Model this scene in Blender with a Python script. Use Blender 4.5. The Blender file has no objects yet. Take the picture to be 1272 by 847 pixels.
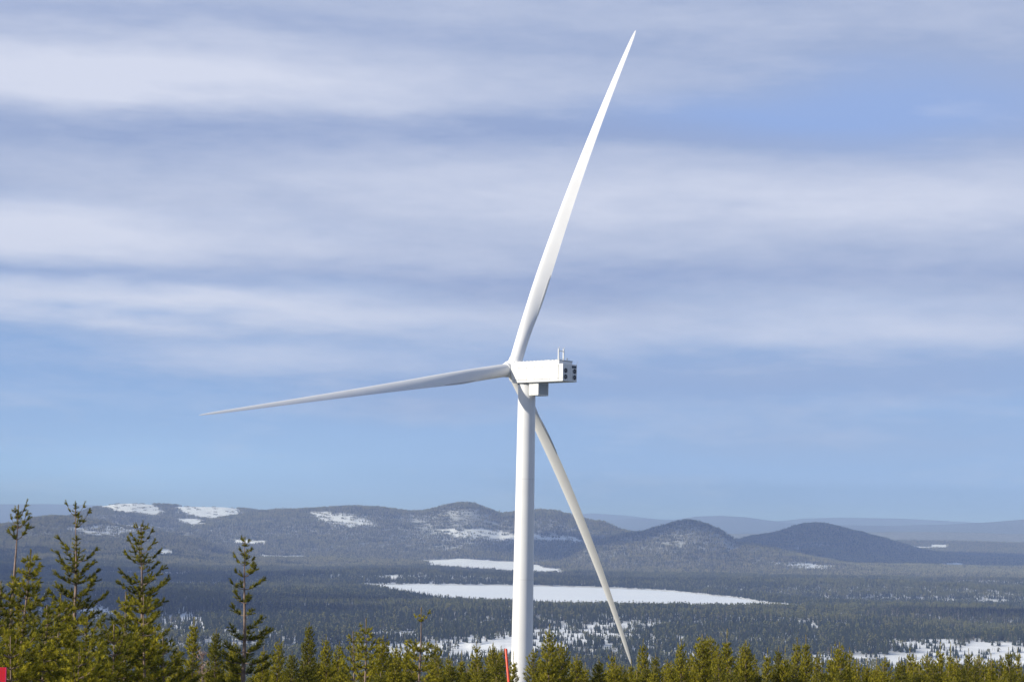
import bpy, math, random
import numpy as np
from mathutils import Matrix, Vector
R = math.radians
rng = np.random.default_rng(7)
random.seed(7)
scene = bpy.context.scene
col = scene.collection

# ------------------------------------------------------------------ camera geometry
F_PX = 2473.0
TILT = math.atan((648 - 423.5) / F_PX)
ROLL = R(1.1)
cU = np.array([0, -math.sin(TILT), math.cos(TILT)]); cF = np.array([0, math.cos(TILT), math.sin(TILT)])
cX = np.array([1.0, 0, 0])
cR = math.cos(ROLL) * cX + math.sin(ROLL) * cU
cUp = -math.sin(ROLL) * cX + math.cos(ROLL) * cU

def at(px, py, d):                      # point seen at photo pixel (px, py), d metres ahead
    v = cF + (px - 636) / F_PX * cR + (423.5 - py) / F_PX * cUp
    return v * d / v[1]

def at_plane(px, py, z):
    v = cF + (px - 636) / F_PX * cR + (423.5 - py) / F_PX * cUp
    return v * z / v[2]

def pix(P):
    P = np.asarray(P); d = P @ cF
    return 636 + F_PX * (P @ cR) / d, 423.5 - F_PX * (P @ cUp) / d

# ------------------------------------------------------------------ helpers
def tag(o, label=None, cat=None, group=None, kind=None):
    if label: o['label'] = label
    if cat: o['category'] = cat
    if group: o['group'] = group
    if kind: o['kind'] = kind
    return o

def empty(name, loc, rz=0.0):
    o = bpy.data.objects.new(name, None); col.objects.link(o)
    o.location = loc; o.rotation_euler = (0, 0, rz); o.empty_display_size = .3
    return o

class MB:
    def __init__(s): s.v = []; s.f = []; s.m = []; s.n = 0
    def add(s, v, f, m=0):
        v = np.asarray(v, float).reshape(-1, 3); s.v.append(v)
        s.f += [tuple(int(i) + s.n for i in q) for q in f]; s.m += [m] * len(f); s.n += len(v)
    def box(s, x0, x1, y0, y1, z0, z1, m=0):
        v = [(x, y, z) for z in (z0, z1) for y in (y0, y1) for x in (x0, x1)]
        s.add(v, [(0, 2, 3, 1), (4, 5, 7, 6), (0, 1, 5, 4), (2, 6, 7, 3), (0, 4, 6, 2), (1, 3, 7, 5)], m)
    def tube(s, pts, rad, n=8, m=0, cap=True):
        pts = [np.asarray(p, float) for p in pts]
        if not hasattr(rad, '__len__'): rad = [rad] * len(pts)
        rings = []; d0 = pts[-1] - pts[0]; d0 /= np.linalg.norm(d0) + 1e-9
        ref = np.array([0, 0, 1.]) if abs(d0[2]) < .9 else np.array([1., 0, 0])
        for i, p in enumerate(pts):
            d = pts[min(i + 1, len(pts) - 1)] - pts[max(i - 1, 0)]; d = d / (np.linalg.norm(d) + 1e-9)
            a = np.cross(d, ref); a /= np.linalg.norm(a) + 1e-9; b = np.cross(d, a)
            for k in range(n):
                t = 2 * math.pi * k / n
                rings.append(p + rad[i] * (math.cos(t) * a + math.sin(t) * b))
        f = []
        for i in range(len(pts) - 1):
            for k in range(n):
                a0 = i * n + k; a1 = i * n + (k + 1) % n
                f.append((a0, a0 + n, a1 + n, a1))
        if cap: f += [tuple(range(n)), tuple(reversed(range((len(pts) - 1) * n, len(pts) * n)))]
        s.add(rings, f, m)
    def mesh(s, name):
        me = bpy.data.meshes.new(name)
        me.from_pydata(np.concatenate(s.v).tolist(), [], s.f); me.update()
        return me
    def build(s, name, mats, parent=None, smooth=False, bevel=0, angle=40):
        me = s.mesh(name)
        for q in (mats if isinstance(mats, (list, tuple)) else [mats]): me.materials.append(q)
        me.polygons.foreach_set('material_index', s.m)
        o = bpy.data.objects.new(name, me); col.objects.link(o)
        if parent is not None: o.parent = parent
        if bevel:
            b = o.modifiers.new('bevel', 'BEVEL'); b.width = bevel; b.segments = 2; b.limit_method = 'ANGLE'
        if smooth:
            me.polygons.foreach_set('use_smooth', [True] * len(me.polygons)); me.set_sharp_from_angle(angle=R(angle))
        return o

def mat(name, color, rough=.7, spec=.3, noise=None, trans=0):
    """noise = (scale, second colour, contrast)"""
    m = bpy.data.materials.new(name); m.use_nodes = True; nt = m.node_tree; b = nt.nodes['Principled BSDF']
    b.inputs['Base Color'].default_value = (*color, 1); b.inputs['Roughness'].default_value = rough
    b.inputs['Specular IOR Level'].default_value = spec
    if noise:
        tc = nt.nodes.new('ShaderNodeTexCoord'); n = nt.nodes.new('ShaderNodeTexNoise')
        n.inputs['Scale'].default_value = noise[0]; n.inputs['Detail'].default_value = 6
        nt.links.new(tc.outputs['Object'], n.inputs['Vector'])
        r = nt.nodes.new('ShaderNodeValToRGB')
        r.color_ramp.elements[0].position = .5 - noise[2]; r.color_ramp.elements[0].color = (*color, 1)
        r.color_ramp.elements[1].position = .5 + noise[2]; r.color_ramp.elements[1].color = (*noise[1], 1)
        nt.links.new(n.outputs['Fac'], r.inputs['Fac']); nt.links.new(r.outputs['Color'], b.inputs['Base Color'])
    return m

def hash01(ix, iy, seed):
    h = (ix.astype(np.int64) * 374761393 + iy.astype(np.int64) * 668265263 + seed * 1442695041) & 0xffffffff
    h = ((h ^ (h >> 13)) * 1274126177) & 0xffffffff
    return ((h ^ (h >> 16)) & 0xffff) / 65535.0

def vnoise(x, y, seed=0):
    ix = np.floor(x); iy = np.floor(y); fx = x - ix; fy = y - iy
    fx = fx * fx * (3 - 2 * fx); fy = fy * fy * (3 - 2 * fy)
    a = hash01(ix, iy, seed); b = hash01(ix + 1, iy, seed); c = hash01(ix, iy + 1, seed); d = hash01(ix + 1, iy + 1, seed)
    return (a * (1 - fx) + b * fx) * (1 - fy) + (c * (1 - fx) + d * fx) * fy - .5

def fbm(x, y, seed=0, octv=4):
    s = 0; a = 1.0
    for k in range(octv):
        s = s + a * vnoise(x * 2 ** k + 17.3 * k, y * 2 ** k - 9.1 * k, seed + k); a *= .5
    return s

def smooth(t): t = np.clip(t, 0, 1); return t * t * (3 - 2 * t)

def in_poly(px, py, poly):
    ins = np.zeros(np.shape(px), bool); n = len(poly)
    for i in range(n):
        x0, y0 = poly[i]; x1, y1 = poly[(i + 1) % n]
        c = ((y0 > py) != (y1 > py)) & (px < (x1 - x0) * (py - y0) / ((y1 - y0) + 1e-12) + x0)
        ins ^= c
    return ins

def poly_dist(x, y, poly):               # distance to outline, negative inside
    d = np.full(np.shape(x), 1e12)
    for i in range(len(poly)):
        a = np.array(poly[i], float); b = np.array(poly[(i + 1) % len(poly)], float); ab = b - a
        t = np.clip(((x - a[0]) * ab[0] + (y - a[1]) * ab[1]) / (ab @ ab), 0, 1)
        d = np.minimum(d, np.hypot(x - a[0] - t * ab[0], y - a[1] - t * ab[1]))
    return np.where(in_poly(x, y, poly), -d, d)

# ------------------------------------------------------------------ terrain
VALLEY = -200.0
NEAR = np.array([(0, -1.7), (15, -2.4), (30, -3.7), (60, -7.0), (110, -13.2), (200, -30), (433, -84), (800, -140), (1500, -188), (2300, -200), (60000, -200)])
lake_px = [(438, 725.0), (470, 725.5), (520, 726), (600, 726.5), (700, 728), (760, 730), (820, 733), (862, 737), (905, 741), (940, 747), (992, 753),
           (985, 757), (930, 757), (880, 757), (820, 757), (760, 756), (700, 755), (640, 752), (600, 751), (560, 747), (530, 742), (480, 733)]
LAKE = [tuple(at_plane(x, y, VALLEY)[:2]) for x, y in lake_px]

# crest lines: (distance, width towards us, width beyond, tree height, [(px, py) ...])
RIDGES = [
    (36000, 6000, 3000, 0, [(-900, 622), (-300, 624), (0, 626), (60, 626), (110, 627), (160, 631), (260, 634), (420, 634), (560, 640), (650, 641), (700, 639), (735, 637.5), (780, 640), (830, 646), (900, 652)]),
    (30000, 5000, 3000, 0, [(740, 648), (780, 644), (838, 645), (865, 641), (896, 640.5), (927, 642), (946, 645), (973, 648), (1010, 654), (1060, 660)]),
    (34000, 4000, 3000, 0, [(930, 650), (973, 646), (997, 643.5), (1043, 642.5), (1110, 643.5), (1170, 646), (1205, 648), (1240, 650)]),
    (25000, 4500, 3000, 0, [(960, 658), (1040, 652), (1110, 653), (1180, 651), (1236, 648), (1272, 645), (1400, 640), (1900, 650)]),
    (17000, 3000, 2500, 8, [(760, 662), (860, 662), (980, 661), (1080, 660), (1140, 659), (1200, 660), (1272, 662), (1400, 660), (1800, 665)]),
    (15000, 2500, 2000, 10, [(-700, 640), (-200, 650), (0, 655), (80, 660), (200, 660)]),
    (12500, 1500, 1500, 13, [(70, 646), (100, 634), (125, 626), (145, 622.8), (165, 621.8), (185, 623.2), (214, 625.8), (247, 626.6), (280, 627.4), (304, 630.5), (330, 634), (380, 641), (430, 650)]),
    (10000, 1500, 1500, 13, [(-900, 655), (-300, 652), (-100, 655), (0, 651.5), (20, 649), (43, 642), (66, 639.5), (92, 641.5), (130, 647), (180, 656), (240, 668)]),
    (11300, 1300, 1200, 13, [(240, 648), (297, 637), (330, 632.6), (363, 631), (396, 629), (420, 627.5), (439, 626.8), (472, 628.4), (492, 631), (512, 633.5), (535, 631.5), (552, 626.8), (571, 622.8), (585, 623.3), (604, 630), (621, 637), (641, 634.4), (667, 631.8), (687, 632.7), (710, 638.4), (730, 644.8), (743, 646.4), (759, 653), (776, 658.7), (800, 662), (850, 668)]),
    (9700, 900, 1000, 13, [(740, 672), (780, 660.5), (803, 658.2), (830, 650.5), (846, 646), (857, 645), (877, 650.5), (896, 660.5), (911, 671), (935, 674.5), (973, 681.5), (1012, 691), (1060, 699)]),
    (12500, 1500, 1200, 12, [(880, 674), (911, 669.8), (935, 665.3), (966, 660.5), (989, 652.5), (1004, 649.3), (1020, 648.8), (1035, 652.3), (1058, 658.3), (1089, 666.8), (1116, 675), (1147, 683), (1205, 690), (1272, 693), (1500, 698)]),
]
for i, (D, wf, wb, th, pts) in enumerate(RIDGES):
    azs, zs = [], []
    for x, y in pts:
        p = at(x, y, D); k = D / math.hypot(p[0], p[1]); azs.append(math.atan2(p[0], p[1])); zs.append(p[2] * k - th)
    RIDGES[i] = (D, wf, wb, np.array(azs), np.array(zs))

def ground(x, y, flat=True):
    x = np.asarray(x, float); y = np.asarray(y, float)
    r = np.hypot(x, y); az = np.arctan2(x, y)
    h = np.interp(r, NEAR[:, 0], NEAR[:, 1])
    roll = 46 * fbm(x / 1500 + 3.1, y / 900 + 1.7, 11, 4)
    h = h + roll * smooth((r - 1200) / 1500)
    h = h + 1.2 * fbm(x / 14, y / 14, 5, 3) * smooth((r - 8) / 20)
    fine = 26 * fbm(x / 800, y / 800, 23, 5)
    behind = np.cos(az) < 0
    for D, wf, wb, azs, zs in RIDGES:
        crest = np.interp(az, azs, zs)
        win = smooth((az - azs[0]) / .02 + 1) * smooth((azs[-1] - az) / .02 + 1)
        t = (r - D) / np.where(r < D, wf, wb)
        prof = np.exp(-np.abs(t) ** 1.7 * 1.4)
        top = (crest - VALLEY) * win + VALLEY
        k = VALLEY + (top - VALLEY) * prof + fine * prof * (1 - .75 * np.exp(-t * t * 60)) * np.clip((top - VALLEY) / 80, 0, 1) - 25 * (1 - prof)
        k = np.where(behind, -999, k)
        m = np.clip(.5 + .5 * (h - k) / 16, 0, 1)
        h = k * (1 - m) + h * m + 16 * m * (1 - m) * .5
    if flat:
        near_lake = (r > 4000) & (r < 8000) & (np.abs(az) < .3)
        if near_lake.any():
            d = np.full(r.shape, 1e9); d[near_lake] = poly_dist(x[near_lake], y[near_lake], LAKE)
            shore = VALLEY + 1.5
            w = smooth(d / 420); h = np.where(d < 420, np.where(d < 12, VALLEY - 2.5, shore * (1 - w) + h * w), h)
    return h

fr = np.arange(-20, 20.001, .075); side = np.arange(24, 340, 4.0)
azg = np.radians(np.concatenate([fr, side])); na = len(azg)
rad = np.concatenate([[.01], np.geomspace(4, 1700, 90), np.arange(1730, 9000, 34), np.arange(9000, 14500, 45), np.geomspace(14500, 42000, 120)])
nr = len(rad)
A, RR = np.meshgrid(azg, rad)
gx = RR * np.sin(A); gy = RR * np.cos(A); gz = ground(gx, gy)
V = np.stack([gx, gy, gz], -1).reshape(-1, 3)
i0 = np.arange(nr - 1)[:, None] * na + np.arange(na)[None, :]
i1 = np.arange(nr - 1)[:, None] * na + (np.arange(na)[None, :] + 1) % na
Q = np.stack([i0, i1, i1 + na, i0 + na], -1).reshape(-1, 4)
me = bpy.data.meshes.new('ground'); me.vertices.add(len(V)); me.vertices.foreach_set('co', V.ravel())
me.loops.add(Q.size); me.loops.foreach_set('vertex_index', Q.ravel().astype(np.int32))
me.polygons.add(len(Q)); me.polygons.foreach_set('loop_start', np.arange(0, Q.size, 4, dtype=np.int32))
me.polygons.foreach_set('loop_total', np.full(len(Q), 4, np.int32)); me.update(); me.validate()
me.polygons.foreach_set('use_smooth', [True] * len(me.polygons))

# clearings: (density kept, outline in photo pixels)
CLEAR = [
    (.16, [(120, 629), (138, 622), (165, 618), (190, 625), (207, 637), (185, 641), (150, 637)]),
    (.08, [(214, 630), (250, 628), (290, 630), (301, 639), (270, 645), (243, 642)]),
    (.1, [(213, 643), (240, 644), (260, 652), (235, 656)]),
    (.55, [(80, 657), (130, 650), (178, 656), (185, 664), (130, 667), (95, 664)]),
    (.0, [(186, 682), (205, 680), (220, 688), (192, 691)]),
    (.3, [(384, 635), (402, 634), (440, 638), (470, 653), (430, 655), (400, 648)]),
    (.6, [(500, 638), (530, 640), (545, 660), (520, 660)]),
    (.62, [(552, 634), (600, 634), (622, 652), (560, 655)]),
    (.35, [(540, 660), (600, 655), (645, 666), (640, 674), (590, 671)]),
    (.42, [(655, 662), (715, 667), (730, 676), (660, 673)]),
    (1, [(720, 668), (800, 666), (830, 686), (740, 684)]),
    (.0, [(522, 694), (560, 693), (640, 697), (700, 706), (704, 714), (640, 711), (560, 706), (530, 702)]),
    (.3, [(450, 801), (560, 793), (640, 783), (700, 776), (790, 772), (840, 771), (780, 790), (700, 803), (640, 816), (560, 826), (480, 826)]),
    (.46, [(985, 812), (1100, 812), (1150, 808), (1105, 797), (1160, 793), (1280, 800), (1280, 835), (1100, 832), (1000, 830)]),
    (.15, [(90, 757), (130, 754), (160, 767), (110, 773)]),
    (.3, [(190, 765), (245, 763), (256, 780), (205, 780)]),
    (.95, [(840, 646), (862, 650), (880, 662), (850, 664)]),
    (.6, [(895, 672), (925, 672), (920, 684), (900, 684)]),
    (.0, [(1130, 677), (1180, 677), (1182, 681), (1132, 681)]),
    (.0, [(1168, 699), (1200, 700), (1200, 704), (1168, 703)]),
    (.3, [(940, 697), (1000, 699), (1060, 706), (1000, 707)]),
    (.2, [(500, 724), (540, 726), (548, 731), (510, 731)]),
    (.3, [(470, 715), (500, 714), (500, 719), (474, 720)]),
    (.3, [(1000, 775), (1020, 775), (1018, 786), (1000, 786)]),
    (.85, [(1060, 740), (1120, 742), (1110, 748), (1060, 747)]),
    (.75, [(1200, 742), (1260, 745), (1250, 752), (1205, 750)]),
    (.3, [(450, 785), (520, 783), (520, 788), (452, 790)]),
    (.0, [(290, 670), (330, 671), (330, 675), (290, 674)]),
    (.0, [(320, 688), (380, 690), (380, 694), (320, 692)]),
]
def keep_prob(P):
    px, py = pix(P)
    k = np.ones(len(P))
    wx = px + 9 * fbm(P[:, 0] / 140, P[:, 1] / 300, 31, 3); wy = py + 3 * fbm(P[:, 0] / 160, P[:, 1] / 300, 37, 3)
    for p, poly in CLEAR: k[in_poly(wx, wy, poly)] = p
    return k

# bare-snow / forest-floor attribute
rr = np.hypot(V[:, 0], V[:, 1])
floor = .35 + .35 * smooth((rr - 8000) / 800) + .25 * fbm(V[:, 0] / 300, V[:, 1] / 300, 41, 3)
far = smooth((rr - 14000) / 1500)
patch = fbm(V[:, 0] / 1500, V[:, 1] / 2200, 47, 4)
sunlit_plateau = smooth((V[:, 0] / np.maximum(V[:, 1], 1) - .08) / .03) * smooth(1.5 - np.abs(rr - 16200) / 700)  # strip of far ground coloured lighter to look sunlit
floor = floor * (1 - far) + far * np.where(patch > .62, .2, 0.93 - .12 * sunlit_plateau)
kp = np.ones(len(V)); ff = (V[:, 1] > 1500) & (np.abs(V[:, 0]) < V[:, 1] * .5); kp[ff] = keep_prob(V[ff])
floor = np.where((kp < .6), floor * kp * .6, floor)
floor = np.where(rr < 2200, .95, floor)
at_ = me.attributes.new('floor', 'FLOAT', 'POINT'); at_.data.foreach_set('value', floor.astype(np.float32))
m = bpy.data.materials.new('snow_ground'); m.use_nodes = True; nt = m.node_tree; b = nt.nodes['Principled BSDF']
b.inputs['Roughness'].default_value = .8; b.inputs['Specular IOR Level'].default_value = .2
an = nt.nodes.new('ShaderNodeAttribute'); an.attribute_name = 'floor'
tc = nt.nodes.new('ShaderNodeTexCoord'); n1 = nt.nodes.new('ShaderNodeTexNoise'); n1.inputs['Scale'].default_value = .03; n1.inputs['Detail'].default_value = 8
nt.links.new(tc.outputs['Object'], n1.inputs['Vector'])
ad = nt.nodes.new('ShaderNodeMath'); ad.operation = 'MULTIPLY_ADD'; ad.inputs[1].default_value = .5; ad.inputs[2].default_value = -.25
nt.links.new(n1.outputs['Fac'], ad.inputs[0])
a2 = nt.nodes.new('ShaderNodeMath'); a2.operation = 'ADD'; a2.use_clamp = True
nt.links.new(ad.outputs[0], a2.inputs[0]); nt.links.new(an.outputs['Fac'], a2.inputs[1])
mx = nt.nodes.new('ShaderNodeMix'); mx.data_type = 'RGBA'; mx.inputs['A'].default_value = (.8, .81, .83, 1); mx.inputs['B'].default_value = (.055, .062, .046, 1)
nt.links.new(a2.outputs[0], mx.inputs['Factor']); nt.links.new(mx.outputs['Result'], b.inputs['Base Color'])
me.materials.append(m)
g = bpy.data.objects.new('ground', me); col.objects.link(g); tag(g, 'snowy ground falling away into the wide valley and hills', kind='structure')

# frozen lake
snow = mat('lake_snow', (.8, .82, .85), .75, .2, (.004, (.74, .77, .82), .2))
lk = MB(); cx = np.mean([p[0] for p in LAKE]); cy = np.mean([p[1] for p in LAKE])
fine_ol = []
for i in range(len(LAKE)):
    a = np.array(LAKE[i]); c = np.array(LAKE[(i + 1) % len(LAKE)])
    for k in range(8):
        p = a + (c - a) * k / 8; j = 34 * fbm(np.array(p[0] / 110), np.array(p[1] / 110), 3, 4)
        fine_ol.append((p[0] + j, p[1] + j, VALLEY - 1.2))
lk.add(fine_ol, [tuple(range(len(fine_ol)))][:1])
o = lk.build('lake', snow); tag(o, 'frozen lake under snow in the valley forest', kind='structure')

# ------------------------------------------------------------------ far forest (nobody could count it)
def foliage_mat(name, c1, c2, scale=.02, attr=None):
    m = bpy.data.materials.new(name); m.use_nodes = True; nt = m.node_tree; b = nt.nodes['Principled BSDF']
    b.inputs['Roughness'].default_value = .75; b.inputs['Specular IOR Level'].default_value = .15
    mx = nt.nodes.new('ShaderNodeMix'); mx.data_type = 'RGBA'; mx.inputs['A'].default_value = (*c1, 1); mx.inputs['B'].default_value = (*c2, 1)
    if attr:
        a = nt.nodes.new('ShaderNodeAttribute'); a.attribute_name = attr; nt.links.new(a.outputs['Fac'], mx.inputs['Factor'])
    else:
        a = nt.nodes.new('ShaderNodeObjectInfo'); nt.links.new(a.outputs['Random'], mx.inputs['Factor'])
    nt.links.new(mx.outputs['Result'], b.inputs['Base Color'])
    return m
M_spruce = foliage_mat('spruce_needles_far', (.016, .027, .014), (.036, .046, .020))
M_pine = foliage_mat('pine_needles_far', (.065, .078, .026), (.130, .125, .042))
M_birch = foliage_mat('birch_twigs_far', (.15, .125, .095), (.25, .21, .16))
M_hill = foliage_mat('sunlit_pine_far', (.14, .145, .065), (.25, .22, .10))  # pine colour lightened to put sunlight on the far hills
M_bark = mat('bark_far', (.10, .075, .06), .9)

def far_tree(mb, x, y, h, kind, rnd):
    if kind == 'spruce':
        w = h * rnd.uniform(.13, .19); tiers = 5; off = rnd.uniform(0, 6)
        mb.tube([(x, y, -3), (x, y, h * .3)], .22, 3, 3, False)
        for t in range(tiers):
            zb = h * (.08 + .8 * t / tiers); zt = min(h, zb + h * .34); rr_ = w * (1 - t / tiers * .86); n = 7
            vs = []
            for k in range(n * 2):
                a = off + t * 1.3 + math.pi * k / n; q = rr_ * (1.15 if k % 2 == 0 else .55) * rnd.uniform(.75, 1.2)
                vs.append((x + q * math.cos(a), y + q * math.sin(a), zb - (0 if k % 2 else .05 * h) + rnd.uniform(-.02, .02) * h))
            vs.append((x, y, zt)); mb.add(vs, [(k, (k + 1) % (2 * n), 2 * n) for k in range(2 * n)], 0)
    elif kind == 'pine':
        mb.tube([(x, y, -3), (x, y, h * .9)], [.25, .1], 3, 3, False)
        for t in range(9):
            z = h * rnd.uniform(.38, .93); q = h * .14 * (1.25 - z / h) * 2; a = rnd.uniform(0, 6.28)
            c = np.array([x + q * math.cos(a) * .7, y + q * math.sin(a) * .7, z]); s = h * rnd.uniform(.06, .10)
            vs = [c + s * np.array([math.cos(k * 1.256 + a) * rnd.uniform(.7, 1.4), math.sin(k * 1.256 + a) * rnd.uniform(.7, 1.4), rnd.uniform(-.3, .3)]) for k in range(5)]
            vs += [c + np.array([0, 0, s * 1.1]), c - np.array([0, 0, s * .6])]
            mb.add(vs, [(k, (k + 1) % 5, 5) for k in range(5)] + [((k + 1) % 5, k, 6) for k in range(5)], 1)
    else:
        mb.tube([(x, y, -3), (x, y, h * .75)], [.18, .06], 3, 2, False)
        for t in range(34):
            z = h * rnd.uniform(.25, .8); a = rnd.uniform(0, 6.28); q = rnd.uniform(.3, 1) * h * .17; L = h * rnd.uniform(.1, .24)
            p = np.array([x + q * math.cos(a) * .3, y + q * math.sin(a) * .3, z]); e = np.array([x + q * math.cos(a), y + q * math.sin(a), z + L])
            s = np.array([-math.sin(a), math.cos(a), 0]) * .11
            mb.add([p - s, p + s, e], [(0, 1, 2)], 2)

clumps = bpy.data.collections.new('forest_clumps')
MIX = {'s': {'spruce': .85, 'pine': .1, 'birch': .05}, 'p': {'spruce': .2, 'pine': .7, 'birch': .1}, 'b': {'spruce': .25, 'pine': .25, 'birch': .5}}
kinds_idx = {}
idx = 0
for size, radius, ntr in (('near', 15, 10), ('far', 26, 30)):
    for mixn in 'spb':
        for var in range(4):
            rnd = random.Random(idx * 7 + 1); mb = MB()
            for k in range(ntr):
                q = radius * math.sqrt(rnd.random()); a = rnd.uniform(0, 6.28)
                kd = rnd.choices(list(MIX[mixn]), list(MIX[mixn].values()))[0]
                far_tree(mb, q * math.cos(a), q * math.sin(a), rnd.triangular(7, 18, 13) * (.8 if kd == 'birch' else 1), kd, rnd)
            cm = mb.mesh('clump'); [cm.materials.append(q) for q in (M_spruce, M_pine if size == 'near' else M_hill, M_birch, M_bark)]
            cm.polygons.foreach_set('material_index', mb.m)
            co = bpy.data.objects.new('clump_%02d' % idx, cm); clumps.objects.link(co)
            kinds_idx[(size, mixn, var)] = idx; idx += 1

def forest(name, label, r0, r1, step, size, dens):
    half = R(18)
    n = int(2 * r1 * math.tan(half) / step)
    xs = (np.arange(n) - n / 2) * step; ys = np.arange(r0 * .9, r1, step)
    X, Y = np.meshgrid(xs, ys); X = X.ravel() + rng.uniform(-.5, .5, X.size) * step; Y = Y.ravel() + rng.uniform(-.5, .5, Y.size) * step
    r = np.hypot(X, Y); a = np.abs(np.arctan2(X, Y)); k = (r > r0) & (r < r1) & (a < half); X, Y, r = X[k], Y[k], r[k]
    Z = ground(X, Y); P = np.stack([X, Y, Z], 1)
    kp = keep_prob(P) * dens(X, Y, r)
    dl = poly_dist(X, Y, LAKE); kp[dl < 16] = 0
    k = rng.random(len(X)) < kp; P = P[k]; X, Y, r = X[k], Y[k], r[k]; kk = keep_prob(P)
    sp = 1.25 * fbm(X / 1300, Y / 420, 61, 4) + .25 * fbm(X / 60, Y / 60, 67, 2)
    spb = .38 - .38 * smooth((r - 6500) / 1500)  # darker spruce favoured nearer, standing in for the shaded valley band
    u = sp + spb - .22 - .22 * smooth((r - 7500) / 1500)  # paler birch favoured further out, standing in for sun on the hills
    u = u - .9 * smooth(1.4 - np.abs(r - 8900) / 450) * smooth((X / Y - .07) / .03)  # extra birch on the right stands in for a sunlit strip
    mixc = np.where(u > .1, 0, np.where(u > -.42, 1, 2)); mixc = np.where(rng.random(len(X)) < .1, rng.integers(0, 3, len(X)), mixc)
    mixc = np.where((kk < .6) & (rng.random(len(X)) < .6), 2, mixc)
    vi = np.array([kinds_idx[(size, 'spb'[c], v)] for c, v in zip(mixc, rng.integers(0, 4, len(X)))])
    hv = 1 + .35 * fbm(X / 260, Y / 160, 71, 3)
    sc = rng.uniform(.8, 1.15, len(X)) * hv * np.where(kk < .25, .5, np.where(kk < .8, .8, 1))
    pm = bpy.data.meshes.new(name); pm.vertices.add(len(P)); pm.vertices.foreach_set('co', P.ravel())
    for nm, ty, dat in (('vi', 'INT', vi.astype(np.int32)), ('rz', 'FLOAT', rng.uniform(0, 6.28, len(X)).astype(np.float32)), ('sc', 'FLOAT', sc.astype(np.float32))):
        pm.attributes.new(nm, ty, 'POINT').data.foreach_set('value', dat)
    o = bpy.data.objects.new(name, pm); col.objects.link(o)
    ng = bpy.data.node_groups.new(name, 'GeometryNodeTree')
    ng.interface.new_socket('Geometry', in_out='INPUT', socket_type='NodeSocketGeometry'); ng.interface.new_socket('Geometry', in_out='OUTPUT', socket_type='NodeSocketGeometry')
    N = ng.nodes; L = ng.links; gi = N.new('NodeGroupInput'); go = N.new('NodeGroupOutput')
    iop = N.new('GeometryNodeInstanceOnPoints'); ci = N.new('GeometryNodeCollectionInfo'); ci.inputs['Collection'].default_value = clumps
    ci.inputs['Separate Children'].default_value = True; ci.inputs['Reset Children'].default_value = True
    def na_(nm, ty):
        q = N.new('GeometryNodeInputNamedAttribute'); q.data_type = ty; q.inputs['Name'].default_value = nm; return q.outputs['Attribute']
    cmb = N.new('ShaderNodeCombineXYZ'); L.new(na_('rz', 'FLOAT'), cmb.inputs['Z'])
    L.new(gi.outputs[0], iop.inputs['Points']); L.new(ci.outputs[0], iop.inputs['Instance']); iop.inputs['Pick Instance'].default_value = True
    L.new(na_('vi', 'INT'), iop.inputs['Instance Index']); L.new(cmb.outputs[0], iop.inputs['Rotation']); L.new(na_('sc', 'FLOAT'), iop.inputs['Scale'])
    L.new(iop.outputs[0], go.inputs[0])
    md = o.modifiers.new('scatter', 'NODES'); md.node_group = ng
    tag(o, label, 'forest', kind='stuff'); print(name, len(P))

forest('valley_forest', 'blue green conifer forest covering the valley floor round the frozen lake', 2100, 8300, 22, 'near',
       lambda x, y, r: np.clip(1.0 + .55 * fbm(x / 300, y / 160, 81, 3), .7, 1))
forest('hillside_forest', 'pale hazy woodland on the far hills and their slopes', 8300, 15500, 28, 'far',
       lambda x, y, r: np.clip(1.1 + .7 * fbm(x / 500, y / 350, 83, 3), .6, 1))

# ------------------------------------------------------------------ wind turbine
W = mat('turbine_white', (.75, .75, .75), .38, .5, (.35, (.71, .71, .715), .25))
Wn = mat('nacelle_white', (.75, .75, .73), .45, .5, (.8, (.70, .70, .69), .25))
G = mat('grey_trim', (.30, .32, .34), .6)  # plain grey for small fittings and the blade gap lines
K = mat('black_rubber', (.015, .015, .018), .6)
Gr = mat('grille_dark', (.06, .08, .11), .5)
Wr = mat('ring_grey', (.62, .62, .61), .5)
seam = mat('seam_grey', (.33, .34, .36), .6)
AL = R(41.3); TI = R(6.8); PHI = R(20.5)
fwd = np.array([-math.cos(AL), math.sin(AL), 0.0]); hh = np.array([math.sin(AL), math.cos(AL), 0.0]); up = np.array([0, 0, 1.0])
ax = math.cos(TI) * fwd + math.sin(TI) * up; rup = -math.sin(TI) * fwd + math.cos(TI) * up
hubc = at(637, 458.5, 432.7)
tower_top = at(654.6, 478, 430)
tb = np.array([tower_top[0], tower_top[1], 0]); gz0 = float(ground(np.array([tb[0]]), np.array([tb[1]]))[0])
turb = empty('wind_turbine', (tb[0], tb[1], gz0))
tag(turb, 'tall white three bladed wind turbine rising from behind the pines', 'wind turbine')
def loc(P): return np.asarray(P, float) - np.array([tb[0], tb[1], gz0])
Ht = tower_top[2] - gz0
mb = MB()
nz = 40; prof = []
for i in range(nz + 1):
    t = i / nz; z = -1 + (Ht + 1) * t
    prof.append(((0, 0, z), 1.88 + (2.75 - 1.88) * (1 - t) ** 1.1))
mb.tube([p for p, r in prof], [r for p, r in prof], 64)
tw = mb.build('tower', W, turb, smooth=True)
for hfrac in (.2, .42, .63, .82):
    f_ = MB(); z = Ht * hfrac; rr_ = 1.88 + (2.75 - 1.88) * (1 - hfrac) ** 1.1
    f_.tube([(0, 0, z - .06), (0, 0, z + .06)], rr_ + .012, 64); f_.build('flange_ring', Wr, tw, smooth=True)
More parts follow.
